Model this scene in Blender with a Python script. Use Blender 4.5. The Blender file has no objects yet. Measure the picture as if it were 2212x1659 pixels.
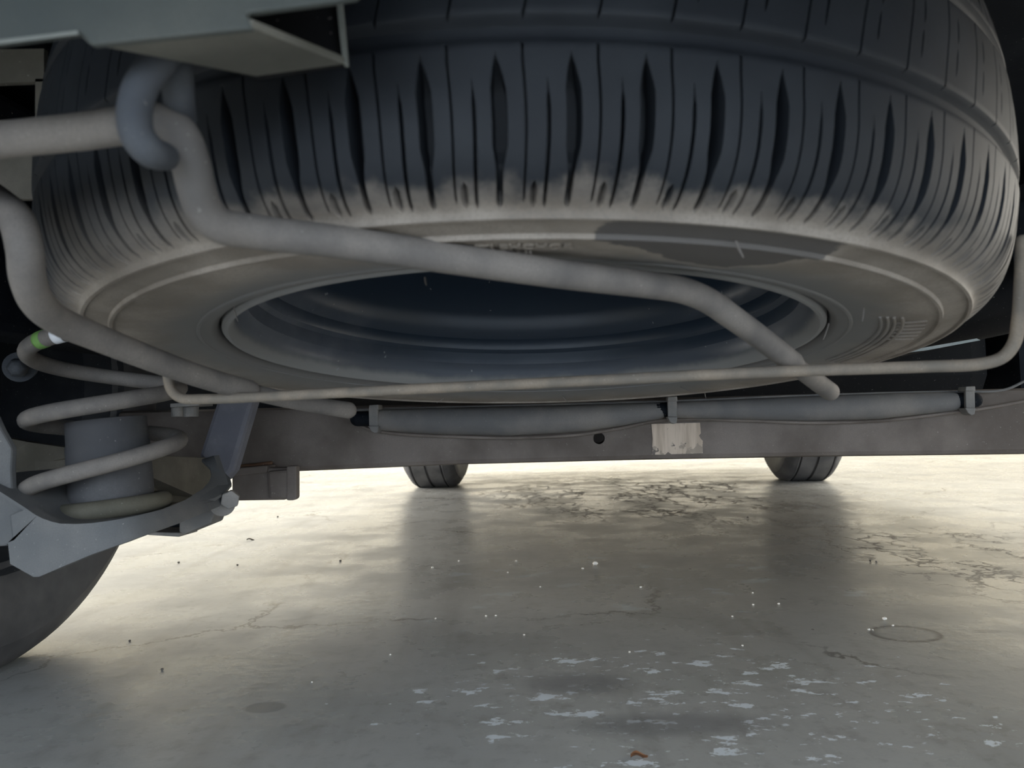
import bpy, bmesh, math, random
import numpy as np
from mathutils import Matrix, Vector
random.seed(7)
rng = np.random.default_rng(7)
sc = bpy.context.scene
COL = sc.collection
PI = math.pi

# ---------------------------------------------------------------- camera, world, lamps, exposure
CAM_H, FPX, PITCH, ROLL = 0.27, 1660.0, 0.0482, math.radians(1.55)
_c, _s = math.cos(PITCH), math.sin(PITCH)
_fw = np.array([0, _c, _s]); _up = np.array([0, -_s, _c]); _rt = np.array([1.0, 0, 0])
RIGHT = math.cos(ROLL) * _rt - math.sin(ROLL) * _up
UP = math.sin(ROLL) * _rt + math.cos(ROLL) * _up
cam_d = bpy.data.cameras.new('camera')
cam = bpy.data.objects.new('camera', cam_d); COL.objects.link(cam)
cam.matrix_world = Matrix(((RIGHT[0], UP[0], -_fw[0], 0), (RIGHT[1], UP[1], -_fw[1], 0), (RIGHT[2], UP[2], -_fw[2], CAM_H), (0, 0, 0, 1)))
cam_d.sensor_width = 36; cam_d.sensor_fit = 'HORIZONTAL'; cam_d.lens = FPX / 2212 * 36
cam_d.clip_start = 0.01; cam_d.clip_end = 200
cam_d.dof.use_dof = True; cam_d.dof.focus_distance = 1.0; cam_d.dof.aperture_fstop = 13
sc.camera = cam

w = bpy.data.worlds.new('daylight'); sc.world = w; w.use_nodes = True
bg = w.node_tree.nodes['Background']
bg.inputs[0].default_value = (0.74, 0.86, 1.0, 1); bg.inputs[1].default_value = 3.6

def lamp(name, loc, size, power, col, rot=(0, 0, 0)):
    l = bpy.data.lights.new(name, 'AREA'); l.shape = 'RECTANGLE'; l.size, l.size_y = size
    l.energy = power; l.color = col
    o = bpy.data.objects.new(name, l); COL.objects.link(o); o.location = loc; o.rotation_euler = rot
    return o
WARM = (1.0, 0.95, 0.86)
lamp('ceiling_lamp', (0.4, 5.4, 2.75), (3.4, 1.2), 92, WARM)
lamp('ceiling_lamp', (-1.8, 1.7, 2.75), (0.8, 3.4), 35, WARM)
lamp('window_or_fill', (-3.12, 2.9, 1.15), (2.6, 1.5), 145, (1.0, 0.97, 0.92), (PI / 2, 0, -PI / 2))
lamp('ceiling_lamp', (2.5, 1.7, 2.75), (0.8, 3.4), 50, WARM)
lamp('window_or_fill', (3.72, 2.2, 1.15), (2.6, 1.5), 55, (1.0, 0.94, 0.85), (PI / 2, 0, PI / 2))  # right-hand fill light, added to brighten the tyre's right side; no window known
sc.view_settings.view_transform = 'Standard'; sc.view_settings.look = 'None'
sc.view_settings.gamma = 1; sc.view_settings.use_curve_mapping = False
sc.view_settings.exposure = 0.45

# ---------------------------------------------------------------- survey helpers
# every sight was measured on the photograph and given its own distance d (metres ahead of the lens)
def sight(x, y):
    v = RIGHT * (x - 1106) - UP * (y - 829.5) + _fw * FPX
    return v / v[1]
def at(x, y, d):
    return sight(x, y) * d + np.array([0, 0, CAM_H])
YAW = 0.09                                   # the car stands turned by this angle to the view
FWD = np.array([math.sin(YAW), math.cos(YAW), 0.0]); SIDE = np.array([math.cos(YAW), -math.sin(YAW), 0.0])
ZUP = np.array([0, 0, 1.0])
def car(s, f, z):                            # car frame: side, forward from the rear axle, height
    return np.array([0.17, 0.89, 0]) + SIDE * s + FWD * f + ZUP * z

# ---------------------------------------------------------------- object helpers
WORLD = {}
def thing(name, label, cat, loc, mat=None, group=None):
    o = bpy.data.objects.new(name, None); COL.objects.link(o); o.empty_display_size = .05
    M = Matrix.Translation(Vector(loc)) if mat is None else mat
    o.matrix_world = M; WORLD[o.name] = M
    o['label'] = label; o['category'] = cat
    if group: o['group'] = group
    return o
def tag(o, label, cat, group=None):
    o['label'] = label; o['category'] = cat
    if group: o['group'] = group
    return o
def obj(name, V, F, m, parent=None, smooth=False, local=False, bevel=0, kind=None, label=None, angle=0.6):
    V = np.asarray(V, float).reshape(-1, 3)
    if parent is not None:
        M = WORLD[parent.name]
        if not local:
            Mi = np.array(M.inverted()); V = V @ Mi[:3, :3].T + Mi[:3, 3]
        org = None
    else:
        lo, hi = V.min(0), V.max(0); org = np.zeros(3) if name == 'floor' else np.array([(lo[0] + hi[0]) / 2, (lo[1] + hi[1]) / 2, lo[2]]); V = V - org
    me = bpy.data.meshes.new(name)
    me.from_pydata([tuple(v) for v in V], [], [tuple(f) for f in F])
    bm = bmesh.new(); bm.from_mesh(me); bmesh.ops.recalc_face_normals(bm, faces=bm.faces); bm.to_mesh(me); bm.free()
    if smooth:
        me.shade_smooth()
        if smooth == 'auto': me.set_sharp_from_angle(angle=angle)
    me.materials.append(m)
    o = bpy.data.objects.new(name, me); COL.objects.link(o)
    if parent is not None:
        o.parent = parent; WORLD[o.name] = WORLD[parent.name]
    else:
        o.location = org; WORLD[o.name] = Matrix.Translation(Vector(org))
    if bevel:
        b = o.modifiers.new('bevel', 'BEVEL'); b.width = bevel; b.segments = 2; b.limit_method = 'ANGLE'
    if kind: o['kind'] = kind
    if label: o['label'] = label
    return o
def join(*parts):
    V, F, n = [], [], 0
    for v, f in parts:
        v = np.asarray(v, float).reshape(-1, 3); V.append(v); F += [tuple(i + n for i in q) for q in f]; n += len(v)
    return np.concatenate(V), F
def smooth_path(P, R, n=8):
    P = np.asarray(P, float); R = np.asarray(R, float) if np.ndim(R) else np.full(len(P), float(R))
    A = np.concatenate([P, R[:, None]], 1); A = np.vstack([2 * A[0] - A[1], A, 2 * A[-1] - A[-2]])
    out = []
    for i in range(1, len(A) - 2):
        p0, p1, p2, p3 = A[i - 1:i + 3]
        # centripetal Catmull-Rom
        d = lambda a, b: max(np.linalg.norm(a[:3] - b[:3]) ** .5, 1e-5)
        t0 = 0; t1 = t0 + d(p0, p1); t2 = t1 + d(p1, p2); t3 = t2 + d(p2, p3)
        for t in np.linspace(t1, t2, n, endpoint=False):
            a1 = (t1 - t) / (t1 - t0) * p0 + (t - t0) / (t1 - t0) * p1
            a2 = (t2 - t) / (t2 - t1) * p1 + (t - t1) / (t2 - t1) * p2
            a3 = (t3 - t) / (t3 - t2) * p2 + (t - t2) / (t3 - t2) * p3
            b1 = (t2 - t) / (t2 - t0) * a1 + (t - t0) / (t2 - t0) * a2
            b2 = (t3 - t) / (t3 - t1) * a2 + (t - t1) / (t3 - t1) * a3
            out.append((t2 - t) / (t2 - t1) * b1 + (t - t1) / (t2 - t1) * b2)
    out.append(A[-2]); out = np.array(out)
    return out[:, :3], out[:, 3]
def tube(P, R, seg=20, n=8, round_ends=True, straight=False):
    if straight:
        P = np.asarray(P, float); R = np.asarray(R, float) if np.ndim(R) else np.full(len(P), float(R))
    else: P, R = smooth_path(P, R, n)
    if round_ends:
        def cap(p, q, r):
            t = (p - q) / np.linalg.norm(p - q); return [(p + t * r * k, r * math.sqrt(1 - k * k)) for k in (.35, .7, .92)]
        a = cap(P[0], P[1], R[0])[::-1]; b = cap(P[-1], P[-2], R[-1])
        P = np.vstack([[x[0] for x in a], P, [x[0] for x in b]]); R = np.concatenate([[x[1] for x in a], R, [x[1] for x in b]])
    T = np.gradient(P, axis=0); T /= np.linalg.norm(T, axis=1)[:, None] + 1e-12
    u = np.cross(T[0], [0, 0, 1.0]); u = u if np.linalg.norm(u) > .1 else np.cross(T[0], [1.0, 0, 0]); u /= np.linalg.norm(u)
    ang = np.linspace(0, 2 * PI, seg, endpoint=False); V = []
    for p, t, r in zip(P, T, R):
        u = u - t * (u @ t); u /= np.linalg.norm(u); v = np.cross(t, u)
        V.append(p + r * (np.cos(ang)[:, None] * u + np.sin(ang)[:, None] * v))
    N = len(P); F = []
    for i in range(N - 1):
        for j in range(seg):
            k = (j + 1) % seg; F.append((i * seg + j, i * seg + k, i * seg + seg + k, i * seg + seg + j))
    F.append(tuple(range(seg))[::-1]); F.append(tuple((N - 1) * seg + j for j in range(seg)))
    return np.concatenate(V), F
def prism(front, back):
    n = len(front); V = list(front) + list(back)
    F = [tuple(range(n)), tuple(range(2 * n - 1, n - 1, -1))] + [(i, (i + 1) % n, n + (i + 1) % n, n + i) for i in range(n)]
    return np.array(V), F
def plate(pix, d, thick, direction=None):    # an outline at its own distance(s), given real thickness
    D = d if callable(d) else (lambda x, y: d)
    a = np.array([at(x, y, D(x, y)) for x, y in pix])
    return prism(a, a + (FWD if direction is None else np.asarray(direction, float)) * thick)
def box(lo, hi, frame=None):
    V = np.array([(x, y, z) for x in (lo[0], hi[0]) for y in (lo[1], hi[1]) for z in (lo[2], hi[2])], float)
    if frame: V = np.array([frame(*v) for v in V])
    return V, [(0, 1, 3, 2), (4, 6, 7, 5), (0, 4, 5, 1), (2, 3, 7, 6), (0, 2, 6, 4), (1, 5, 7, 3)]
def lathe(prof, seg=96, close=False):
    prof = np.asarray(prof, float); n = len(prof); A = np.linspace(0, 2 * PI, seg, endpoint=False)
    V = np.stack([np.cos(A)[:, None] * prof[:, 0], np.sin(A)[:, None] * prof[:, 0], np.broadcast_to(prof[:, 1], (seg, n))], 2).reshape(-1, 3)
    F = []
    for i in range(seg):
        k = (i + 1) % seg
        for j in range(n if close else n - 1):
            l = (j + 1) % n; F.append((i * n + j, k * n + j, k * n + l, i * n + l))
    return V, F
def basis(o, ex, ey, ez):
    return Matrix(((ex[0], ey[0], ez[0], o[0]), (ex[1], ey[1], ez[1], o[1]), (ex[2], ey[2], ez[2], o[2]), (0, 0, 0, 1)))
def place(VF, o, ex, ey, ez):
    return VF[0] @ np.array([ex, ey, ez]) + np.asarray(o), VF[1]
def cyl(a, b, r, seg=24, r2=None):
    return tube(np.array([a, b]), np.array([r, r if r2 is None else r2]), seg, straight=True, round_ends=False)

# ---------------------------------------------------------------- materials
class Mat:
    def __init__(s, name):
        s.m = bpy.data.materials.new(name); s.m.use_nodes = True; s.t = s.m.node_tree; s.n = s.t.nodes
        s.b = s.n['Principled BSDF']; s.co = s.n.new('ShaderNodeTexCoord').outputs['Object']
    def put(s, sock, v):
        if hasattr(v, 'is_output'): s.t.links.new(v, sock)
        elif isinstance(v, tuple) and len(v) == 3 and sock.type == 'RGBA': sock.default_value = (*v, 1)
        else: sock.default_value = v
    def math(s, op, a, b=0.0, c=None, clamp=False):
        n = s.n.new('ShaderNodeMath'); n.operation = op; n.use_clamp = clamp; s.put(n.inputs[0], a); s.put(n.inputs[1], b)
        if c is not None: s.put(n.inputs[2], c)
        return n.outputs[0]
    def noise(s, scale, detail=4, rough=.55, vec=None, dist=0.0, out=0):
        n = s.n.new('ShaderNodeTexNoise'); n.inputs['Scale'].default_value = scale; n.inputs['Detail'].default_value = detail
        n.inputs['Roughness'].default_value = rough; n.inputs['Distortion'].default_value = dist
        s.t.links.new(vec if vec is not None else s.co, n.inputs['Vector']); return n.outputs[out]
    def ramp(s, f, lo, hi):
        n = s.n.new('ShaderNodeMapRange'); n.interpolation_type = 'SMOOTHSTEP'
        s.put(n.inputs[0], f); s.put(n.inputs[1], lo); s.put(n.inputs[2], hi); return n.outputs[0]
    def mix(s, f, a, b):
        n = s.n.new('ShaderNodeMix'); n.data_type = 'RGBA'; s.put(n.inputs[0], f); s.put(n.inputs[6], a); s.put(n.inputs[7], b); return n.outputs[2]
    def xyz(s, vec=None):
        n = s.n.new('ShaderNodeSeparateXYZ'); s.t.links.new(vec if vec is not None else s.co, n.inputs[0]); return n.outputs
    def mapping(s, scale=(1, 1, 1), loc=(0, 0, 0), rot=(0, 0, 0)):
        n = s.n.new('ShaderNodeMapping'); n.inputs['Scale'].default_value = scale; n.inputs['Location'].default_value = loc
        n.inputs['Rotation'].default_value = rot; s.t.links.new(s.co, n.inputs[0]); return n.outputs[0]
    def bump(s, h, strength, dist):
        n = s.n.new('ShaderNodeBump'); n.inputs['Strength'].default_value = strength; n.inputs['Distance'].default_value = dist
        s.t.links.new(h, n.inputs['Height']); s.t.links.new(n.outputs[0], s.b.inputs['Normal'])
    def set(s, color=None, rough=None, metal=None, spec=None):
        for k, v in (('Base Color', color), ('Roughness', rough), ('Metallic', metal), ('Specular IOR Level', spec)):
            if v is not None: s.put(s.b.inputs[k], v)
        return s.m
def dusty(name, base, dust, amount=.5, scale=18, rough=.7, spec=.3, fine=.35, bump=.15, metal=0, speck_=.3):
    M = Mat(name)
    big = M.noise(scale, 5); f = M.ramp(big, .62 - amount * .5, 1.02 - amount * .5)
    c = M.mix(f, base, dust)
    grain = M.noise(900, 2); c2 = M.mix(M.math('MULTIPLY', M.ramp(grain, .35, .75), fine), c, tuple(x * .55 for x in dust))
    speck = M.ramp(M.noise(420, 1), .73, .79); c2 = M.mix(M.math('MULTIPLY', speck, speck_), c2, (.55, .53, .48))
    M.bump(M.noise(260, 4), bump, .001)
    return M.set(c2, rough, metal, spec)

STEEL = dusty('dusty_steel', (.17, .165, .16), (.34, .31, .28), .55)
ROD = dusty('dusty_rod', (.125, .116, .110), (.232, .207, .186), .7, 26)
CROSSROD = dusty('tan_rod', (.18, .158, .132), (.30, .245, .19), .6, 45)
HOOKM = dusty('grey_hook', (.062, .068, .08), (.11, .115, .125), .5)
LINK = dusty('blue_grey_link', (.16, .16, .19), (.27, .265, .285), .5)
BEAM = dusty('brown_beam', (.105, .084, .071), (.228, .193, .169), .62, 9)
SLEEVE = dusty('grey_sleeve', (.14, .138, .138), (.235, .215, .198), .5, 14)
DARK = dusty('black_underbody', (.007, .009, .013), (.014, .017, .022), .4, spec=.1, fine=.1)
PLASTIC = dusty('black_plastic', (.008, .008, .009), (.02, .02, .02), .3, rough=.85)
HITCH = dusty('grey_green_paint', (.062, .072, .07), (.125, .127, .112), .45, 8, rough=.55, speck_=.03)
HITCH_UNDER = dusty('dusty_bracket_underside', (.12, .118, .10), (.22, .21, .18), .6, 14, speck_=.03)
HITCH_EDGE = dusty('worn_edge', (.22, .23, .21), (.3, .3, .27), .5, speck_=0)
BRACKET = dusty('brown_bracket', (.11, .10, .08), (.2, .18, .15), .5)
ARM = dusty('arm_paint', (.11, .115, .12), (.185, .18, .175), .5, 12)
RUBBERSTOP = dusty('grey_rubber', (.062, .062, .067), (.11, .108, .11), .45)
SEAT = dusty('tan_rubber', (.085, .08, .06), (.14, .128, .10), .5)
BARE = dusty('light_edge', (.4, .45, .45), (.5, .52, .5), .5)

def rubber(name, spare):
    M = Mat(name); x, y, z = M.xyz()
    r = M.math('SQRT', M.math('ADD', M.math('MULTIPLY', x, x), M.math('MULTIPLY', y, y)))
    n = M.noise(55, 5, .6); n2 = M.noise(14, 4)
    black = M.mix(M.ramp(n2, .35, .7), (.011, .0135, .018), (.021, .0245, .030))
    tan = M.mix(M.ramp(M.noise(22, 5), .35, .68), (.222, .188, .156), (.335, .29, .247))
    tan = M.mix(M.math('MULTIPLY', M.ramp(M.noise(700, 2), .4, .75), .4), tan, (.15, .135, .12))
    if spare:
        # dust lies on everything below the shoulder, its upper limit wavering with the blocks
        edge = M.math('ADD', z, M.math('MULTIPLY', M.math('SUBTRACT', n, .5), .020))
        wide = M.math('ADD', edge, M.math('MULTIPLY', M.math('SUBTRACT', n2, .5), .018))
        ang = M.math('ARCTAN2', x, M.math('MULTIPLY', y, -1.0))
        side = M.ramp(M.math('ABSOLUTE', M.math('SUBTRACT', ang, .12)), .35, 1.15)
        lim = M.math('ADD', .0005, M.math('MULTIPLY', side, .022))
        dm = M.math('SUBTRACT', 1.0, M.ramp(M.math('DIVIDE', M.math('SUBTRACT', wide, lim), M.math('ADD', 1.0, M.math('MULTIPLY', side, 5.0))), -.0035, .0045))
        dm = M.math('MULTIPLY', dm, M.math('SUBTRACT', 1.0, M.math('MULTIPLY', M.math('MULTIPLY', side, M.ramp(z, -.004, .010)), .85)))
        # a wiped patch of cleaner rubber, irregular edge
        a = M.math('ADD', ang, M.math('MULTIPLY', M.math('SUBTRACT', M.noise(40, 5, .6), .5), .12))
        rr = M.math('ADD', r, M.math('MULTIPLY', M.math('SUBTRACT', M.noise(60, 5, .6), .5), .016))
        pa = M.math('MULTIPLY', M.ramp(a, .100, .108), M.math('SUBTRACT', 1.0, M.ramp(a, .474, .482)))
        lowr = M.math('MAXIMUM', .2655, M.math('MAXIMUM', M.math('SUBTRACT', .308, M.math('MULTIPLY', M.math('SUBTRACT', a, .095), .187)), M.math('ADD', .268, M.math('MULTIPLY', M.math('SUBTRACT', a, .395), .52))))
        over = M.math('SUBTRACT', rr, lowr)
        cap = M.math('SUBTRACT', 1.0, M.ramp(r, .3222, .3232))
        patch = M.math('MULTIPLY', M.math('MULTIPLY', pa, M.ramp(over, -.0008, .0008)), cap)
        near = M.math('MULTIPLY', M.math('MULTIPLY', M.ramp(over, -.016, -.003), cap), M.math('MULTIPLY', M.ramp(a, .0, .09), M.math('SUBTRACT', 1.0, M.ramp(a, .50, .66))))
        greyd = M.mix(M.ramp(M.math('ADD', r, M.math('MULTIPLY', M.math('SUBTRACT', n2, .5), .05)), .255, .30), (.185, .18, .177), tan)
        greyd = M.mix(M.math('MULTIPLY', M.ramp(z, -.0055, -.001), .62), greyd, (.085, .078, .072))
        col = M.mix(dm, black, greyd)
        col = M.mix(M.math('MULTIPLY', near, .55), col, (.34, .295, .25))
        col = M.mix(M.math('MULTIPLY', patch, .95), col, (.105, .096, .09))
    else:
        dm = M.ramp(n2, .3, .75)
        col = M.mix(M.math('MULTIPLY', dm, .7), (.06, .06, .064), (.15, .148, .15))
    M.bump(M.noise(500, 3), .12, .0006)
    return M.set(col, .62, 0, .35)
TYRE = rubber('spare_rubber', True); TYRE2 = rubber('road_rubber', False)
def rim_mat():
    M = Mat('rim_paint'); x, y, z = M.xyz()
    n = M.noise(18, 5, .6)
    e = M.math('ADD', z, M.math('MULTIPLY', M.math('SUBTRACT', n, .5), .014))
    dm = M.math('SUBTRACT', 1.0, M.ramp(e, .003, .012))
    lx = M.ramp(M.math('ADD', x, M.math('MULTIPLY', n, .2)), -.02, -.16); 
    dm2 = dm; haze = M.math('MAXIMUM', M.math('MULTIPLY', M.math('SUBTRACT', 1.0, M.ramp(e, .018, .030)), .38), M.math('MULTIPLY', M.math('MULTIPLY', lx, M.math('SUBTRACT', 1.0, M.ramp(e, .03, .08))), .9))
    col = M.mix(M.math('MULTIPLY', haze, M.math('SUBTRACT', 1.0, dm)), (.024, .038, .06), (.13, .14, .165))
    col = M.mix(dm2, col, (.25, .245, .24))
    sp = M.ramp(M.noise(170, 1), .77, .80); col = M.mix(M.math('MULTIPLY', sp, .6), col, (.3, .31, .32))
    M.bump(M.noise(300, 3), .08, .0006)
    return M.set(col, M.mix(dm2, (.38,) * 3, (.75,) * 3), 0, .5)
RIM = rim_mat()

def floor_mat():
    M = Mat('painted_concrete'); x, y, z = M.xyz()
    big = M.noise(1.1, 5, .55); mid = M.noise(6, 5, .6); fine = M.noise(60, 4, .6); grit = M.noise(480, 2)
    c = M.mix(M.ramp(big, .35, .65), (.34, .345, .338), (.47, .475, .46))
    c = M.mix(M.math('MULTIPLY', M.ramp(mid, .45, .75), .5), c, (.25, .245, .23))
    c = M.mix(M.math('MULTIPLY', M.ramp(fine, .52, .72), .4), c, (.2, .195, .185))
    c = M.mix(M.math('MULTIPLY', M.ramp(M.noise(19, 6, .7), .54, .66), .3), c, (.2, .19, .175))
    c = M.mix(M.math('MULTIPLY', M.ramp(grit, .6, .75), .18), c, (.15, .15, .15))
    # long wear streaks running with the car
    st = M.noise(5, 4, .6, M.mapping((4.5, .35, 1), rot=(0, 0, YAW)))
    c = M.mix(M.math('MULTIPLY', M.ramp(st, .5, .72), .35), c, (.22, .215, .2))
    def zone(cx, cy, rx, ry, soft=.5, wob=.5):
        dx = M.math('DIVIDE', M.math('SUBTRACT', x, cx), rx); dy = M.math('DIVIDE', M.math('SUBTRACT', y, cy), ry)
        d = M.math('SQRT', M.math('ADD', M.math('MULTIPLY', dx, dx), M.math('MULTIPLY', dy, dy)))
        d = M.math('ADD', d, M.math('MULTIPLY', M.math('SUBTRACT', mid, .5), wob))
        return M.math('SUBTRACT', 1.0, M.ramp(d, 1 - soft, 1 + soft)), d
    # mid floor darkened brown in colour for the shade and reflection under the car
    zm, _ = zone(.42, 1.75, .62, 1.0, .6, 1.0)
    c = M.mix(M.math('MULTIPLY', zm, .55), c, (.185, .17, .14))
    # bluish white paint flakes on the near floor, coarse and fine
    zf, _ = zone(.17, .76, .36, .22, .6, .8); zg, _ = zone(.12, 1.25, .5, .35, .6, .8)
    f1 = M.noise(36, 6, .68, M.mapping((.75, 1.25, 1), (3, 1, 0))); f2 = M.noise(75, 5, .6, M.mapping((.8, 1.2, 1), (1, 4, 0)))
    flakes = M.math('MAXIMUM', M.ramp(M.math('ADD', f1, M.math('MULTIPLY', M.math('SUBTRACT', zf, 1), .22)), .578, .592),
                    M.math('MULTIPLY', M.ramp(M.math('ADD', f2, M.math('MULTIPLY', M.math('SUBTRACT', zf, 1), .22)), .645, .66), .8))
    c = M.mix(M.math('MULTIPLY', flakes, .72), c, (.70, .76, .82))
    sc2 = M.ramp(M.math('ADD', M.noise(16, 6, .62, M.mapping((.7, 1.1, 1), (7, 2, 0))), M.math('MULTIPLY', M.math('SUBTRACT', zg, 1), .2)), .58, .61)
    c = M.mix(M.math('MULTIPLY', sc2, .4), c, (.44, .49, .50))
    # cracked, lifted paint under the engine and to the right, lifted edges' shade coloured in
    def cracks(scale, my, w0, w1):
        v = M.n.new('ShaderNodeTexVoronoi'); v.feature = 'DISTANCE_TO_EDGE'; v.inputs['Scale'].default_value = scale
        wn = M.n.new('ShaderNodeMix'); wn.data_type = 'VECTOR'; wn.inputs[0].default_value = .14
        M.t.links.new(M.mapping((1, my, 1)), wn.inputs[4]); M.t.links.new(M.noise(8, 5, .65, out=1), wn.inputs[5]); M.t.links.new(wn.outputs[1], v.inputs['Vector'])
        return M.math('SUBTRACT', 1.0, M.ramp(v.outputs[0], w0, w1))
    zc, _ = zone(.50, 2.75, .50, .75, .45, 1.0); zc2, _ = zone(.86, 1.55, .30, .45, .5, 1.0)
    br = M.ramp(M.noise(5, 4, .6, M.mapping((1, .5, 1))), .42, .56)
    crack = M.math('MAXIMUM', M.math('MULTIPLY', M.math('MULTIPLY', cracks(20, .32, .02, .10), zc), br),
                   M.math('MULTIPLY', M.math('MULTIPLY', cracks(15, .5, .01, .06), zc2), M.math('MULTIPLY', br, .7)))
    c = M.mix(M.math('MULTIPLY', crack, .9), c, (.05, .038, .03))
    # brown oil soaked patch under the engine
    zo, _ = zone(.28, 3.1, .55, .7, .6, 1.2)
    ob = M.ramp(M.noise(4.5, 6, .65, M.mapping((1, .7, 1))), .45, .68)
    c = M.mix(M.math('MULTIPLY', M.math('MULTIPLY', zo, ob), .75), c, (.10, .075, .05))
    # single long cracks
    cr = M.n.new('ShaderNodeTexVoronoi'); cr.feature = 'DISTANCE_TO_EDGE'; cr.inputs['Scale'].default_value = 1.5
    w2 = M.n.new('ShaderNodeMix'); w2.data_type = 'VECTOR'; w2.inputs[0].default_value = .12
    M.t.links.new(M.mapping((1, 1, 1), (.3, .2, 0)), w2.inputs[4]); M.t.links.new(M.noise(9, 5, .7, out=1), w2.inputs[5]); M.t.links.new(w2.outputs[1], cr.inputs['Vector'])
    lc = M.math('MULTIPLY', M.math('SUBTRACT', 1.0, M.ramp(cr.outputs[0], .002, .006)), M.ramp(M.noise(2.4, 3), .45, .55))
    c = M.mix(M.math('MULTIPLY', lc, .7), c, (.09, .08, .07))
    # dried drips: dark rimmed round one, two small ones
    zr, d = zone(.468, .945, .041, .036, .06, .12)
    ring = M.math('MULTIPLY', zr, M.ramp(d, .70, .98)); c = M.mix(M.math('MULTIPLY', ring, .85), c, (.07, .065, .06))
    c = M.mix(M.math('MULTIPLY', zr, .16), c, (.2, .2, .21))
    for (cx, cy, rx, ry) in ((.567, .945, .018, .008), (-.247, .757, .019, .014), (.06, .80, .05, .03), (.13, .69, .08, .025)):
        zz, _ = zone(cx, cy, rx, ry, .12 if rx < .03 else .5, .5); c = M.mix(M.math('MULTIPLY', zz, .55), c, (.14, .14, .145))
    rg = M.math('ADD', .23, M.math('MULTIPLY', M.ramp(mid, .35, .7), .16))
    rg = M.math('ADD', rg, M.math('MULTIPLY', M.math('MAXIMUM', crack, flakes), .3))
    h = M.math('ADD', M.math('MULTIPLY', fine, .5), M.math('MULTIPLY', M.math('SUBTRACT', flakes, crack), .6))
    M.bump(h, .2, .004)
    return M.set(c, rg, 0, .5)
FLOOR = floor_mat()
def wall_mat(name, col):
    M = Mat(name); return M.set(M.mix(M.noise(3, 4), col, tuple(v * .9 for v in col)), .8)
CREAM = wall_mat('cream_plaster', (.82, .77, .66)); CEIL = wall_mat('white_ceiling', (.8, .79, .76))

# ---------------------------------------------------------------- setting
def struct(name, VF, m):
    o = obj(name, VF[0], VF[1], m); o['kind'] = 'structure'; return o
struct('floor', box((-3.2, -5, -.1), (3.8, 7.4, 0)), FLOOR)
struct('wall_front', box((-3.2, 7.3, 0), (3.8, 7.4, 2.9)), CREAM)
struct('wall_left', box((-3.3, -3, 0), (-3.2, 7.4, 2.9)), CREAM)
struct('wall_right', box((3.8, -3, 0), (3.9, 7.4, 2.9)), CREAM)
struct('ceiling', box((-3.3, -3, 2.9), (3.9, 7.4, 3.0)), CEIL)

# ---------------------------------------------------------------- car body (dark underside and outer skin, mostly out of view)
body = thing('car_body', 'dark underside of the car body above the spare wheel', 'car body', car(0, 0, 0))
obj('floor_pan', *box((-.80, -.95, .60), (.80, 3.05, .64), car), DARK, body)
for s in (-1, 1):
    obj('side_blocker', *box((s * .74 - .135, .385, .285), (s * .74 + .135, 1.95, .60), car), DARK, body)  # unseen boxes added to block the bright view out under the sills
    obj('sill', *box((s * .88 - .04, .42, .36 if s < 0 else .31), (s * .88 + .04, 1.95, .62), car), DARK, body, bevel=.02)
    obj('rear_quarter', *box((s * .88 - .04, -.95, .38), (s * .88 + .04, -.42, 1.2), car), DARK, body, bevel=.02)
    obj('front_wing', *box((s * .88 - .04, 2.72, .32), (s * .88 + .04, 3.2, .9), car), DARK, body, bevel=.02)
    obj('arch_panel', *box((s * .88 - .03, -.43, .74), (s * .88 + .03, 2.75, 1.2), car), DARK, body)
    obj('wheel_housing', *box((s * .55 - .02, -.5, .58), (s * .55 + .02, .5, .9), car), DARK, body)
obj('rear_bumper', *box((-.88, -1.06, .47), (.88, -.93, .75), car), DARK, body, bevel=.03)
obj('front_bumper', *box((-.88, 3.05, .235), (.88, 3.2, .7), car), DARK, body, bevel=.03)
obj('engine_undertray', *box((-.6, 1.9, .26), (.6, 3.05, .30), car), DARK, body)
obj('cabin_shell', *box((-.86, -.9, 1.15), (.86, 3.1, 1.2), car), DARK, body)
blocker = obj('gap_blocker', *box((-.61, .40, .285), (.58, 1.25, .56), car), PLASTIC, bevel=.04)  # added box, blocks bright gaps between crossmember and spare, keeps the background black
tag(blocker, 'added black box closing the bright gap behind the brown crossmember', 'blocker')

# ---------------------------------------------------------------- the spare wheel
TC = np.array([.0099, .6421, .0628 + CAM_H]); ta, tb = -.0955, -.0172
TN = np.array([-tb, -ta, 1.0]); TN /= np.linalg.norm(TN)
TX = np.cross([0, 1.0, 0], TN); TX /= np.linalg.norm(TX); TY = np.cross(TN, TX)
spare = thing('spare_tyre', 'dusty spare tyre on its rim lying flat under the car above the bent carrier rods', 'tyre', TC, basis(TC, TX, TY, TN))
def tyre_plane(x, y, h):                     # where a sight line meets the wheel's side at height h: angle and radius
    o = np.array([0, 0, CAM_H]); d = sight(x, y); t = ((TC + TN * h - o) @ TN) / (d @ TN); q = o + d * t - TC
    return math.atan2(q @ TY, q @ TX), math.hypot(q @ TX, q @ TY)

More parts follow.
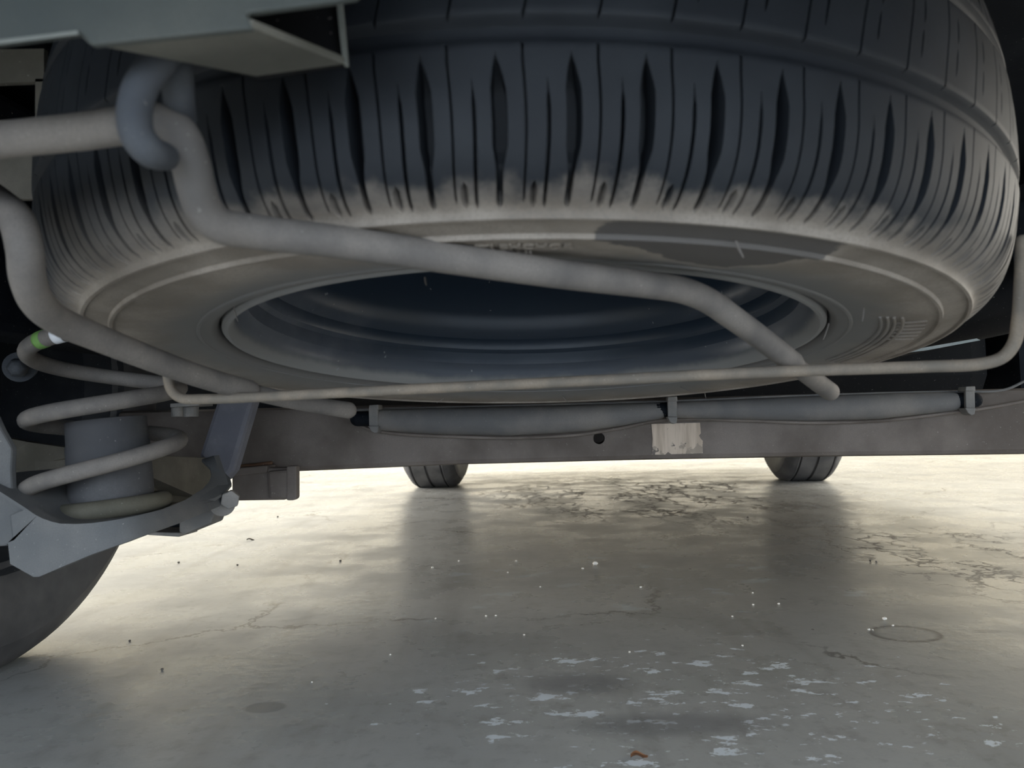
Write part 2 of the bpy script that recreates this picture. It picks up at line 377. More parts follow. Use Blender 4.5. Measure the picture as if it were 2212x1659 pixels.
def spare_tyre():
    lower = [(.2375, .010), (.2372, .004), (.2395, -.001), (.244, -.004), (.250, -.0045), (.2508, -.0056), (.2525, -.0056), (.2533, -.0047), (.262, -.0066), (.275, -.0092),
             (.288, -.0108), (.297, -.0110), (.3045, -.0104), (.3053, -.0121), (.3072, -.0121), (.3080, -.0098), (.312, -.0093), (.318, -.0083),
             (.3212, -.0076), (.3219, -.0092), (.3238, -.0090), (.3244, -.0066), (.3258, -.0052)]
    # crown: fine rows through the lower shoulder rib
    hs = [(.3285, -.0040), (.3308, -.0030), (.3330, -.0016), (.3352, .0002), (.3373, .0022), (.3393, .0044), (.3412, .007), (.3430, .010), (.3447, .0135), (.3462, .0173), (.3476, .0215),
          (.3488, .026), (.3499, .0305), (.3508, .035), (.3515, .0395), (.3521, .0430), (.3525, .0455), (.3528, .0475), (.3531, .0500), (.3534, .0520)]
    groove = [(.3530, .0532), (.3512, .0542), (.3498, .0556), (.3494, .0585), (.3498, .0615), (.3518, .0632), (.3540, .0641)]
    rib2 = [(.3545, .0650), (.3547, .0680), (.3549, .0720), (.3551, .0760), (.3553, .0800), (.3554, .0840), (.3554, .0875)]
    half = lower + hs + groove + rib2
    nl, nh, ng = len(lower), len(hs), len(groove)
    top = [(r, .178 - h) for r, h in half[::-1]]
    prof = np.array(half + top); n0 = len(half)
    NP = 74
    # columns of one pitch: three grooves, each an open-close group that narrows to nothing where the groove ends
    base = [-.108, -.086, 0, .086, .108, .17, .25, .335, .345, .355, .365, .375, .43, .5, .55, .63, .645, .66, .675, .69, .76, .84]
    role = ['w', 'W', 'W', 'W', 'w', 0, 0, 't', 'T', 'T', 'T', 't', 'n', 'N', 'n', 'm', 'M', 'M', 'M', 'm', 0, 0]
    K = len(base); rows = len(prof); V = np.zeros((NP * K, rows, 3))
    def width(role_, i):
        r, h = prof[i]; h_ = min(h, .178 - h); up = h > .089
        if role_ in 'wW':
            if not -.0045 < h_ < .0478: return 0
            a = min(1, (.0478 - h_) / .013) ** .7; b = min(1, max(.48, (h_ + .002) / .016))
            return a * b
        if role_ in 'tT': return 1 if (-.0035 < h_ < .0525 or h_ > .0635) else 0
        if role_ in 'mM': return min(1, (.0375 - h_) / .008) if -.0050 < h_ < .0375 else (.7 if .0720 < h_ < .0850 else 0)
        if role_ in 'nN': return 1 if -.0048 < h_ < .0008 else 0
        return 1
    ctr = {'w': 0, 't': .355, 'm': .66, 'n': .49}
    depth = {'W': .0125, 'T': .0036, 'M': .006, 'N': .0035}
    for i in range(rows):
        r, h = prof[i]; tan = prof[min(i + 1, rows - 1)] - prof[max(i - 1, 0)]; tan /= np.linalg.norm(tan)
        nr, nz = tan[1], -tan[0]             # outward normal of the section
        if i >= n0: pass
        h_ = min(h, .178 - h)
        skew = 0 if h_ < .0525 else 7.0 * (h_ - .062) + 160 * max(0, h_ - .078) ** 2
        if h > .089: skew = skew * -1 + 2 * (7.0 * .027 + 160 * .011 ** 2)
        bow = .045 * math.sin(min(1, max(0, (h_ + .004) / .05)) * PI) if h_ < .0525 else 0
        off = []
        for b, ro in zip(base, role):
            if ro == 0: off.append((b + bow + skew, 0)); continue
            k = ro.lower(); wd = width(ro, i); u = ctr[k] + (b - ctr[k]) * max(wd, .12) + bow + skew
            off.append((u, depth[ro] * min(1, wd * 1.3) if ro.isupper() and wd > 0 else 0))
        tread = nl - 1 <= min(i, rows - 1 - i)
        for p in range(NP):
            for k, (u, dp) in enumerate(off):
                a = (p + u + .52) / NP * 2 * PI - PI / 2
                if not tread: a = (p + base[k] + .52) / NP * 2 * PI - PI / 2; dp = 0
                rr, hh = r - nr * dp, h - nz * dp
                V[p * K + k, i] = (rr * math.cos(a), rr * math.sin(a), hh)
    C = NP * K; idx = np.arange(C * rows).reshape(C, rows)
    nxt = np.roll(idx, -1, axis=0)
    F = np.stack([idx[:, :-1], nxt[:, :-1], nxt[:, 1:], idx[:, 1:]], 2).reshape(-1, 4)
    me = bpy.data.meshes.new('tyre'); V = V.reshape(-1, 3)
    me.vertices.add(len(V)); me.vertices.foreach_set('co', V.ravel())
    me.loops.add(F.size); me.loops.foreach_set('vertex_index', F.ravel().astype(np.int32))
    me.polygons.add(len(F)); me.polygons.foreach_set('loop_start', np.arange(0, F.size, 4, dtype=np.int32))
    me.update(calc_edges=True); me.shade_smooth(); me.set_sharp_from_angle(angle=.7)
    me.materials.append(TYRE); o = bpy.data.objects.new('tyre', me); COL.objects.link(o); o.parent = spare; WORLD[o.name] = WORLD[spare.name]
    return o
tyre = spare_tyre()
rim_prof = [(.2366, .016), (.2372, .006), (.2365, .000), (.2345, -.0022), (.2318, -.0022), (.2296, .0005), (.2278, .006), (.2262, .013), (.2235, .0185), (.2205, .022), (.2195, .034),
            (.2150, .0375), (.2135, .042), (.2140, .049), (.2085, .0535), (.2035, .060), (.2010, .075), (.2005, .11), (.2005, .150), (.197, .160), (.185, .164), (.15, .158), (.11, .150), (.085, .152), (.075, .160), (.034, .162), (.033, .175)]
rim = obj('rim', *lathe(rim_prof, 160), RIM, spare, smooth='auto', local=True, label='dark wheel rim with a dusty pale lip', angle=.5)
# little rubber hairs left from the mould, on the side wall
def hair(name, x, y, h, dx, dy, parent):
    a, r = tyre_plane(x, y, h); p = TC + TX * r * math.cos(a) + TY * r * math.sin(a) + TN * h
    d0 = p[1]; q = at(x + dx, y + dy, d0 - .003)
    return obj(name, *tube([p, (p + q) / 2 + TN * -.0006, q], [.00055, .0005, .0003], 6, 3), ROD, parent)
for x, y, h, dx, dy in ((505, 664, -.004, 9, 30), (918, 600, -.004, 3, 16), (1590, 522, -.011, 16, 34), (1866, 664, -.009, -3, 30), (1790, 700, -.009, -12, 34),
                        (960, 858, -.009, -16, 12), (1215, 856, -.009, 14, 14), (1470, 836, -.009, 34, 12), (1522, 846, -.009, 3, 14)):
    hair('mould_hair', x, y, h, dx, dy, tyre)
def surf_h(r): return float(np.interp(r, [.2372, .244, .262, .275, .288, .297, .310, .318, .3258], [.004, -.004, -.0066, -.0092, -.0108, -.0110, -.0096, -.0083, -.0052]))
def arc_ridge(r, a0, a1, h=-.0105, rad=.0011):
    h = surf_h(r) - .0003
    A = np.linspace(a0, a1, 24)
    P = [TC + TX * r * math.cos(a) + TY * r * math.sin(a) + TN * h for a in A]
    return tube(P, [rad] * len(P), 6, straight=True)
a_e, _ = tyre_plane(1925, 690, -.010)
for x in (1903, 1917, 1930, 1946):
    _, r = tyre_plane(x, 706, -.0095)
    obj('raised_ring', *arc_ridge(r, a_e - .02, a_e + .62, 0, .0014), TYRE, tyre, smooth=True)
for x, y in ((1957, 695), (1960, 702), (1962, 709), (1962, 716), (1960, 723), (1955, 730)):
    a, _ = tyre_plane(x, y, -.0105); P = [TC + TX * r * math.cos(a) + TY * r * math.sin(a) + TN * (surf_h(r) - .0003) for r in (.281, .286, .291, .298)]
    obj('radial_rib', *tube(P, .0011, 6, 2), TYRE, tyre, smooth=True)
def raised_text(txt, a_mid, r0, size, flip=1):
    cu = bpy.data.curves.new('t', 'FONT'); cu.body = txt; cu.size = size; cu.align_x = 'CENTER'; cu.extrude = .0009; cu.offset = .0002
    o = bpy.data.objects.new('t', cu); COL.objects.link(o)
    me = bpy.data.meshes.new_from_object(o.evaluated_get(bpy.context.evaluated_depsgraph_get()))
    bpy.data.objects.remove(o); bpy.data.curves.remove(cu)
    V = np.array([v.co for v in me.vertices]); F = [tuple(p.vertices) for p in me.polygons]; bpy.data.meshes.remove(me)
    A = a_mid + flip * V[:, 0] / r0; R = r0 + V[:, 1]
    W = TC + (R * np.cos(A))[:, None] * TX + (R * np.sin(A))[:, None] * TY + (-.0112 - V[:, 2])[:, None] * TN
    obj('raised_lettering', W, F, TYRE, tyre)
a1, r1 = tyre_plane(1072, 528, -.0108)
raised_text('ANG NTI EHCHOR', a1, .2925, .0082)
raised_text('GAT HI', a1 + .012, .2815, .0076)

# ---------------------------------------------------------------- spare wheel carrier: one bent rod frame
carr = thing('spare_wheel_carrier', 'bent grey steel rod carrier holding the spare wheel from below', 'carrier', at(900, 800, .5) * np.array([1, 1, 0]) + np.array([0, 0, .285]))
RA = [(-260, 330, .33), (-60, 312, .312), (0, 303, .305), (180, 284, .294), (280, 270, .287), (345, 266, .283), (385, 288, .284), (410, 345, .287), (424, 405, .291), (441, 452, .297), (474, 486, .303), (540, 500, .311), (700, 519, .325),
      (900, 547, .340), (1200, 590, .365), (1400, 615, .397), (1470, 626, .412), (1525, 647, .426), (1580, 684, .443), (1650, 735, .472), (1712, 783, .500)]
obj('long_rod', *tube([at(*q) for q in RA], .0072, 24), ROD, carr, smooth=True)
obj('rod_end', *tube([at(*q) for q in [(1690, 768, .497), (1735, 803, .522), (1770, 829, .552), (1793, 846, .575)]], [.0062, .0062, .0066, .0068], 20), ROD, carr, smooth=True)
RB = [(-160, 345, .40), (-60, 400, .385), (0, 441, .372), (38, 480, .362), (54, 540, .360), (60, 600, .368), (82, 655, .385), (130, 694, .408), (210, 729, .435), (360, 788, .490), (460, 822, .535), (538, 843, .568)]
obj('long_rod', *tube([at(*q) for q in RB], [.0080] * 8 + [.0078, .0077, .0077, .0077], 24), ROD, carr, smooth=True)
obj('rod_end', *tube([at(*q) for q in [(520, 841, .572), (620, 864, .595), (700, 878, .62), (752, 886, .64)]], [.0062, .0062, .0064, .0070], 20), ROD, carr, smooth=True)
RC = [(357, 770, .56), (361, 800, .56), (370, 842, .56), (392, 860, .558), (440, 862, .555), (800, 845, .535), (1200, 826, .515), (1700, 802, .485), (2000, 792, .468), (2120, 786, .46), (2165, 772, .457), (2190, 742, .455), (2200, 690, .452), (2206, 600, .447), (2209, 520, .442)]
obj('cross_rod', *tube([at(*q) for q in RC], .0037, 20), CROSSROD, carr, smooth=True, label='thin tan crossing rod')

# hook from the bumper bracket that holds the carrier
hook = obj('carrier_hook', *tube([at(*q) for q in [(385, 70, .276), (383, 150, .275), (386, 205, .279), (392, 254, .290)]], [.0057] * 4, 20), HOOKM, smooth=True)
tag(hook, 'short straight grey hanger peg beside the curved hook', 'hook')
hook2 = obj('carrier_hook', *tube([at(*q) for q in [(372, 90, .262), (345, 130, .261), (308, 180, .260), (291, 240, .259), (297, 292, .259), (322, 325, .262), (356, 338, .272)]], [.0056, .0056, .0057, .0058, .0058, .0057, .0050], 20), HOOKM, smooth=True)
tag(hook2, 'thick curved grey hook wrapped around the carrier rod', 'hook')

# ---------------------------------------------------------------- bumper bracket, top left
hb = thing('tow_bracket', 'folded grey sheet metal bracket with open end, top left above hook', 'bracket', at(420, 100, .25))
obj('front_plate', *plate([(-260, -260), (900, -420), (770, -5), (728, 2), (532, 28), (545, 61), (196, 97), (168, 72), (-260, 128)], .2345, .003), HITCH, hb, bevel=.0008)
obj('bottom_plate', *prism([at(196, 97, .235), at(545, 60, .235), at(747, 139, .277), at(553, 166, .280)], [at(196, 97, .235) + ZUP * .003, at(545, 60, .235) + ZUP * .003, at(747, 139, .277) + ZUP * .003, at(553, 166, .280) + ZUP * .003]), HITCH_UNDER, hb, bevel=.0006)
obj('back_plate', *plate([(553, 166), (748, 138), (727, 0), (700, -160), (200, -160), (190, 60)], .280, .003), PLASTIC, hb, bevel=.0006)  # near-black colour stands in for the shade inside the open end
obj('lip', *prism([at(-260, 117, .232), at(167, 66, .232), at(170, 74, .232), at(-260, 127, .232)], [at(-260, 114, .24), at(168, 69, .24), at(168, 77, .24), at(-260, 126, .24)]), HITCH_EDGE, hb)
obj('lip', *plate([(726, 0), (736, -2), (749, 136), (741, 138)], .2765, .003), HITCH_EDGE, hb)
fb = thing('frame_bracket', 'brown frame plate with a square hole left of the spare tyre', 'bracket', at(0, 420, .5))
for q in ([(-260, 110), (95, 105), (95, 176), (-260, 190)], [(76, 170), (97, 170), (97, 268), (76, 268)], [(-260, 262), (97, 258), (92, 430), (-260, 430)]):
    obj('plate_strip', *plate(q, .49, .004), BRACKET, fb)
railb = obj('frame_rail', *box((-.66, -.60, .36), (-.60, .33, .58), car), DARK, bevel=.01)
tag(railb, 'dark frame rail behind the coil spring', 'frame rail')

# ---------------------------------------------------------------- crossmember
def bd(x): return 1.085 - .065 * (x - 440) / 1772
def lerp(x, pts):
    return float(np.interp(x, [p[0] for p in pts], [p[1] for p in pts]))
cross = thing('crossmember', 'brown dusty steel crossmember spanning the car beyond the spare wheel', 'crossmember', at(1300, 1000, 1.05))
xs = [255, 440, 640, 1000, 1400, 1800, 2212, 2700]
topy = [(255, 888), (800, 876), (2212, 838), (2700, 826)]; boty = [(255, 1028), (640, 1019), (1000, 1004), (1400, 994), (1800, 987), (2212, 982), (2700, 972)]
def beam_mesh():
    sec = []
    for x in xs:
        d = bd(x); t = at(x, lerp(x, topy), d); b = at(x, lerp(x, boty), d)
        hgt = t[2] - b[2]; k = FWD * .006
        pts = [b + FWD * .012, b + FWD * .003 + ZUP * .002, b + ZUP * .007, t - ZUP * .010, t - ZUP * .003 + FWD * .003, t + FWD * .012, t + FWD * .10, b + FWD * .10]
        sec.append(pts)
    n = len(sec[0]); V = np.array(sec).reshape(-1, 3); F = []
    for i in range(len(xs) - 1):
        for j in range(n):
            l = (j + 1) % n; F.append((i * n + j, i * n + l, i * n + n + l, i * n + n + j))
    F.append(tuple(range(n))[::-1]); F.append(tuple((len(xs) - 1) * n + j for j in range(n)))
    return V, F
beam = obj('beam', *beam_mesh(), BEAM, cross, smooth='auto', angle=.5)
# drilled hole
ch = at(1294, 947, bd(1294)); cutter = obj('cutter', *cyl(ch - FWD * .02, ch + FWD * .06, .0078, 32), DARK)
bo = beam.modifiers.new('hole', 'BOOLEAN'); bo.object = cutter; bo.operation = 'DIFFERENCE'; bo.solver = 'EXACT'
dg = bpy.context.evaluated_depsgraph_get(); nm = bpy.data.meshes.new_from_object(beam.evaluated_get(dg))
beam.modifiers.clear(); beam.data = nm; nm.name = 'beam'; bpy.data.objects.remove(cutter)
# bracket box welded under its left end
def bx(x0, y0, x1, y1, d, th): return plate([(x0, y0), (x1, y0), (x1, y1), (x0, y1)], d, th)
obj('mount_box', *plate([(500, 1012), (628, 1010), (628, 1076), (612, 1080), (500, 1082)], 1.045, .02), BEAM, cross, bevel=.003)
obj('mount_flange', *plate([(618, 1007), (640, 1006), (640, 1076), (634, 1081), (618, 1081)], 1.036, .014), BEAM, cross, bevel=.002)
obj('mount_flange', *plate([(576, 1018), (622, 1014), (622, 1076), (580, 1078)], 1.037, .02), BEAM, cross, bevel=.004)
obj('weld_bead', *tube([at(500, 1009, 1.06), at(560, 1004, 1.06), at(585, 1000, 1.062)], .0028, 10), dusty('rust', (.12, .06, .035), (.2, .12, .07), .5), cross, smooth=True)
obj('mount_lip', *plate([(500, 1012), (578, 1005), (576, 1022), (500, 1030)], 1.04, .03), BEAM, cross, bevel=.002)
# peeling label
def label_mat():
    M = Mat('peeled_label'); n = M.noise(90, 5, .7, M.mapping((1, 1, 1))); x, y, z = M.xyz()
    streak = M.noise(110, 3, .6, M.mapping((1, 1, .12)))
    c = M.mix(M.ramp(streak, .4, .7), (.60, .49, .39), (.44, .35, .27))
    low = M.ramp(z, .028, .008)
    peel = M.ramp(M.math('ADD', M.noise(60, 5, .6), M.math('MULTIPLY', low, .13)), .64, .66)
    c = M.mix(M.math('MULTIPLY', peel, .8), c, (.30, .25, .20))
    gone = M.ramp(M.math('ADD', M.noise(45, 3, .5, M.mapping(loc=(.4, 0, 1))), M.math('MULTIPLY', low, .05)), .70, .715)
    c = M.mix(gone, c, (.15, .125, .11))
    return M.set(c, .6, 0, .3)
lab = obj('label_plate', *plate([(1407, 916), (1512, 913), (1514, 936), (1510, 941), (1514, 948), (1518, 952), (1518, 979), (1450, 981), (1443, 976), (1437, 982), (1408, 982), (1410, 948)], lambda x, y: bd(x) - .0012, .0011), label_mat(), label=None)
tag(lab, 'peeling cream paper label stuck on the brown crossmember', 'label')

# two sleeved runs of pipe clipped to the crossmember, with thin lines
def pipe_run(name, label, upper, lower_, parent_group):
    P, R = [], []
    X = np.linspace(upper[0][0], upper[-1][0], 16)
    for x in X:
        u, l = lerp(x, upper), lerp(x, lower_); d = bd(x) - .018; r = (l - u) / 2 / 1660 * d
        P.append(at(x, (u + l) / 2, d)); R.append(r)
    o = obj(name, *tube(P, R, 24, straight=True), SLEEVE, smooth=True); return tag(o, label, 'pipe', parent_group)
pipe_run('sleeved_pipe', 'fat grey sleeved pipe on the crossmember left of its middle clip', [(822, 884), (1000, 880), (1200, 876), (1424, 869)], [(822, 930), (950, 938), (1100, 941), (1250, 933), (1340, 920), (1424, 905)], 'sleeved pipes on the crossmember')
pipe_run('sleeved_pipe', 'fat grey sleeved pipe on the crossmember right of its middle clip', [(1462, 868), (1700, 858), (1900, 850), (2055, 846)], [(1462, 903), (1600, 906), (1750, 910), (1900, 905), (2055, 888)], 'sleeved pipes on the crossmember')
line1 = obj('brake_line', *tube([at(x, y, bd(x) - .012) for x, y in [(640, 872), (735, 890), (765, 912), (800, 928), (870, 938), (1000, 944), (1100, 946), (1250, 939), (1340, 925), (1420, 909), (1480, 906), (1600, 908), (1750, 913), (1900, 909), (2050, 892), (2140, 880), (2300, 850)]], .0022, 10), BEAM, smooth=True)
tag(line1, 'thin sagging lower brake line under the sleeved pipes', 'brake line')
line2 = obj('brake_line', *tube([at(x, y, bd(x) - .014) for x, y in [(720, 886), (800, 885), (1000, 879), (1440, 867), (1700, 856), (2000, 847), (2095, 846), (2170, 842), (2230, 815), (2300, 790)]], .0018, 10), SLEEVE, smooth=True)
tag(line2, 'straight thin upper brake line along the top of the crossmember', 'brake line')
for x, y0, y1, lb in ((806, 876, 932, 'leftmost of the three steel clips on the crossmember'), (1452, 858, 912, 'middle steel clip just above the peeling label'), (2096, 836, 893, 'rightmost of the three steel clips on the crossmember')):
    t = thing('pipe_clip', lb, 'clip', at(x, y1, bd(x) - .04), group='steel clips on the crossmember')
    d = bd(x) - .034
    obj('strap', *plate([(x - 10, y0 + 8), (x + 10, y0 + 7), (x + 11, y1 - 8), (x - 9, y1 - 8)], d, .006), STEEL, t, bevel=.001)
    obj('top_tab', *plate([(x - 9, y0 - 1), (x + 11, y0 - 2), (x + 12, y0 + 9), (x - 10, y0 + 9)], d - .003, .022), STEEL, t, bevel=.001)
    obj('foot', *plate([(x - 11, y1 - 12), (x + 12, y1 - 12), (x + 10, y1 + 2), (x + 3, y1 + 4), (x - 4, y1)], d - .003, .02), STEEL, t, bevel=.001)
    obj('inner_pipe', *tube([at(x - 34, (y0 + y1) / 2 + 1, bd(x) - .018), at(x + 8, (y0 + y1) / 2, bd(x) - .018)], .010, 16, straight=True), DARK, t, smooth=True)

# ---------------------------------------------------------------- left suspension
link = obj('upper_link', *plate([(466, 790), (560, 790), (547, 869), (503, 1017), (480, 1044), (440, 1002), (428, 985), (466, 869)], .985, .025), LINK, bevel=.006)
tag(link, 'flat blue grey upright link between crossmember and control arm', 'link')
def ad(x, y=0): return float(np.interp(x, [-70, 60, 230, 470], [.665, .625, .615, .84]))
arm = thing('control_arm', 'dusty grey lower control arm cupping the coil spring', 'control arm', at(240, 1230, .8))
pairs = [((58, 1099), (24, 1114), 0.620), ((70, 1108), (30, 1167), 0.620), ((80, 1114), (17, 1172), 0.620), ((92, 1120), (22, 1218), 0.620), ((112, 1127), (72, 1246), 0.620), ((130, 1131), (84, 1246), 0.620),
         ((165, 1132), (140, 1222), 0.620), ((200, 1130), (200, 1197), 0.620), ((250, 1123), (262, 1175), 0.626), ((300, 1113), (325, 1151), 0.642), ((350, 1100), (368, 1136), 0.672), ((400, 1080), (412, 1117), 0.718), ((438, 1056), (462, 1097), 0.775), ((452, 1040), (478, 1074), 0.805), ((457, 1026), (482, 1048), 0.825), ((454, 1010), (474, 1020), 0.840), ((436, 992), (462, 984), 0.850)]
def ribbon(A, B, thick):                     # a bent strip between two edges, with thickness
    n = len(A); V = np.concatenate([A, B, A + FWD * thick, B + FWD * thick]); F = []
    for k in range(n - 1):
        F += [(k, k + 1, n + k + 1, n + k), (2 * n + k, 3 * n + k, 3 * n + k + 1, 2 * n + k + 1), (k, 2 * n + k, 2 * n + k + 1, k + 1), (n + k, n + k + 1, 3 * n + k + 1, 3 * n + k)]
    F += [(0, n, 3 * n, 2 * n), (n - 1, 3 * n - 1, 4 * n - 1, 2 * n - 1)]
    return V, F
LA = np.array([at(*a, d) for a, b, d in pairs]); LB = np.array([at(*b, d) for a, b, d in pairs])
obj('front_lip', *ribbon(LA, LB, .012), ARM, arm, smooth='auto', angle=1.0)
pan_in = [(-70, 1030, .63), (0, 1062, .63)] + [(*a, d + .006) for a, b, d in pairs]
PA = np.array([at(*q) for q in pan_in]); PB = PA + FWD * np.interp(np.arange(len(PA)), [0, len(PA) - 9, len(PA) - 2, len(PA) - 1], [.13, .13, .015, .01])[:, None]
def shell(A, B, t):
    n = len(A); V = np.concatenate([A, B, A - ZUP * t, B - ZUP * t]); F = []
    for k in range(n - 1):
        F += [(k, k + 1, n + k + 1, n + k), (2 * n + k, 3 * n + k, 3 * n + k + 1, 2 * n + k + 1), (k, 2 * n + k, 2 * n + k + 1, k + 1), (n + k, n + k + 1, 3 * n + k + 1, 3 * n + k)]
    return V, F + [(0, n, 3 * n, 2 * n), (n - 1, 3 * n - 1, 4 * n - 1, 2 * n - 1)]
obj('pan', *shell(PA, PB, .003), ARM, arm, smooth='auto')
obj('back_wall', *plate([(-70, 930), (60, 955), (200, 975), (340, 985), (450, 990), (470, 1050), (440, 1080), (380, 1105), (200, 1140), (60, 1120), (-70, 1040)], lambda x, y: ad(x) + .145, .01), BRACKET, arm)
obj('end_bracket_or_shade', *plate([(386, 1122), (470, 1094), (474, 1102), (462, 1112), (455, 1131), (386, 1159)], .845, .03), STEEL, arm, bevel=.002)
obj('end_bracket_or_shade', *plate([(318, 1149), (388, 1151), (388, 1160), (318, 1156)], .84, .04), STEEL, arm, bevel=.001)
knu = obj('knuckle', *plate([(-200, 840), (-30, 860), (2, 930), (24, 968), (22, 1012), (24, 1060), (60, 1098), (26, 1116), (32, 1168), (10, 1180), (-200, 1190)], .645, .008), ARM, bevel=.002)
tag(knu, 'grey wheel knuckle plate at the far left beside the spring', 'knuckle')
obj('end_bracket_or_shade', *plate([(312, 1122), (392, 1112), (392, 1153), (312, 1152)], .885, .006), DARK, arm)  # dark sheet added as the shade in the bracket opening, hides a bright gap
bolt = thing('pivot_bolt', 'hex bolt with washer at the inner end of the control arm', 'bolt', at(490, 1090, .85))
nb = np.array([.30, -.95, -.05]); nb /= np.linalg.norm(nb); ub = np.cross(nb, ZUP); ub /= np.linalg.norm(ub); vb = np.cross(nb, ub)
def disc(c, r, th, seg, rot=0):
    A = np.linspace(0, 2 * PI, seg, endpoint=False) + rot
    a = np.array([c + r * (math.cos(t) * ub + math.sin(t) * vb) for t in A]); return prism(a + nb * th, a)
obj('washer', *disc(at(481, 1087, .812), .0130, .006, 32), STEEL, bolt, bevel=.001)
obj('head', *disc(at(498, 1077, .806), .0098, .012, 6, .35), STEEL, bolt, bevel=.0012)
obj('shank', *cyl(at(478, 1086, .812), at(478, 1086, .812) - nb * .03, .007), STEEL, bolt, smooth='auto')
# coil spring
SPC = at(229.5, 938, .70); SPC[2] = 0; SR = .0615
spring = thing('coil_spring', 'grey coil spring standing in the control arm at left', 'spring', SPC + ZUP * .20)
kq = np.array([-5, -4, -3, -2, -1, 0, 1, 2, 3, 4, 5, 6, 7, 8]); kz = np.array([.156, .138, .120, .102, .084, .065, .050, .0360, .0190, .0080, -.001, -.011, -.0345, -.0570]) + CAM_H
def coil(t0, t1, n):
    T = np.linspace(t0, t1, n); A = PI - T * PI / 2        # 0 left, 1 far, 2 right, 3 near
    Z = np.interp(T, kq, kz); Z = np.convolve(np.pad(Z, 6, mode='reflect', reflect_type='odd'), np.ones(13) / 13, mode='valid') if n > 30 else Z
    return np.stack([SPC[0] + SR * np.cos(A), SPC[1] + SR * np.sin(A), Z], 1)
obj('wire', *tube(coil(-5, 7.62, 190), .0073, 16, straight=True), ROD, spring, smooth=True)
WHITE = Mat('white_paint').set((.75, .76, .8), .5); GREEN = Mat('green_paint').set((.16, .32, .08), .6)
for t0, m, lb in ((-.93, WHITE, 'white paint band'), (-.75, GREEN, 'green paint band')):
    obj('paint_band', *tube(coil(t0 - .04, t0 + .04, 5), .0076, 16, straight=True, round_ends=False), m, spring, smooth=True, label=lb)
stop = thing('bump_stop', 'grey rubber bump stop inside the coil spring', 'bump stop', SPC + ZUP * (CAM_H - .072))
def at_z(c, VF):                              # leans a little, like the photographed stop
    V = VF[0].copy(); V[:, 0] += (CAM_H + .0115 - V[:, 2]) * .075; V[:, 2] += V[:, 0] * .09; return V + c, VF[1]
obj('stop_body', *at_z(SPC, lathe([(.0, CAM_H + .0115), (.0325, CAM_H + .0115), (.0334, CAM_H + .0110), (.0336, CAM_H - .009), (.0345, CAM_H - .011), (.0350, CAM_H - .055), (.0335, CAM_H - .066), (.0, CAM_H - .066)], 48)), RUBBERSTOP, stop, smooth='auto', angle=.8)
ring = [(.0415 + .0085 * math.cos(a), CAM_H - .068 + .0085 * math.sin(a)) for a in np.linspace(0, 2 * PI, 14, endpoint=False)]
obj('seat_ring', *at_z(SPC, lathe(ring, 64, True)), SEAT, stop, smooth=True)
obj('seat_dish', *at_z(SPC, lathe([(0, CAM_H - .074), (.040, CAM_H - .075), (.042, CAM_H - .074), (.044, CAM_H - .079), (0, CAM_H - .084)], 48)), SEAT, stop, smooth='auto')
nut = thing('suspension_bolt', 'dim round bolt head on the dark frame left of the top coil', 'bolt', at(35, 795, .80))
obj('bolt_head', *tube([at(48, 790, .84), at(36, 795, .80)], [.011, .010], 6, straight=True), HOOKM, nut, bevel=.001)
obj('bolt_flange', *cyl(at(48, 790, .84), at(42, 793, .82), .016), HOOKM, nut, smooth='auto')
sb = obj('sensor_bracket', *join(plate([(368, 872), (430, 868), (430, 876), (368, 880)], .80, .03), cyl(at(383, 872, .81), at(383, 900, .81), .006, 16), cyl(at(410, 876, .82), at(410, 900, .82), .009, 16)), STEEL)
tag(sb, 'small steel bracket with two studs behind the coil spring', 'bracket')

# ---------------------------------------------------------------- exhaust on the right
muf = thing('muffler', 'dark exhaust muffler with a pale seam right of the spare tyre', 'muffler', at(2050, 770, .95))
def muf_mesh():
    c0, c1 = at(1930, 705, 1.12), at(2330, 610, .98); ax = (c1 - c0) / np.linalg.norm(c1 - c0)
    u = np.cross(ax, ZUP); u /= np.linalg.norm(u); v = np.cross(u, ax)
    A = np.linspace(0, 2 * PI, 32, endpoint=False); V = []
    for k, s in ((-.02, .6), (-.008, .9), (0, 1), (.3, 1), (.308, .9), (.32, .6)):
        V += [c0 + ax * k + s * (.085 * math.cos(a) * u + .045 * math.sin(a) * v) for a in A]
    F = [(i * 32 + j, i * 32 + (j + 1) % 32, i * 32 + 32 + (j + 1) % 32, i * 32 + 32 + j) for i in range(5) for j in range(32)]
    F += [tuple(range(32)), tuple(5 * 32 + j for j in range(32))]
    return np.array(V), F
obj('can', *muf_mesh(), PLASTIC, muf, smooth='auto')
obj('seam', *prism([at(1885, 771, 1.0), at(2000, 757, .985), at(2118, 735, .97), at(2110, 731, .97), at(2000, 750, .985)], [at(1885, 771, 1.02), at(2000, 757, 1.005), at(2118, 735, .99), at(2110, 731, .99), at(2000, 750, 1.005)]), BARE, muf)

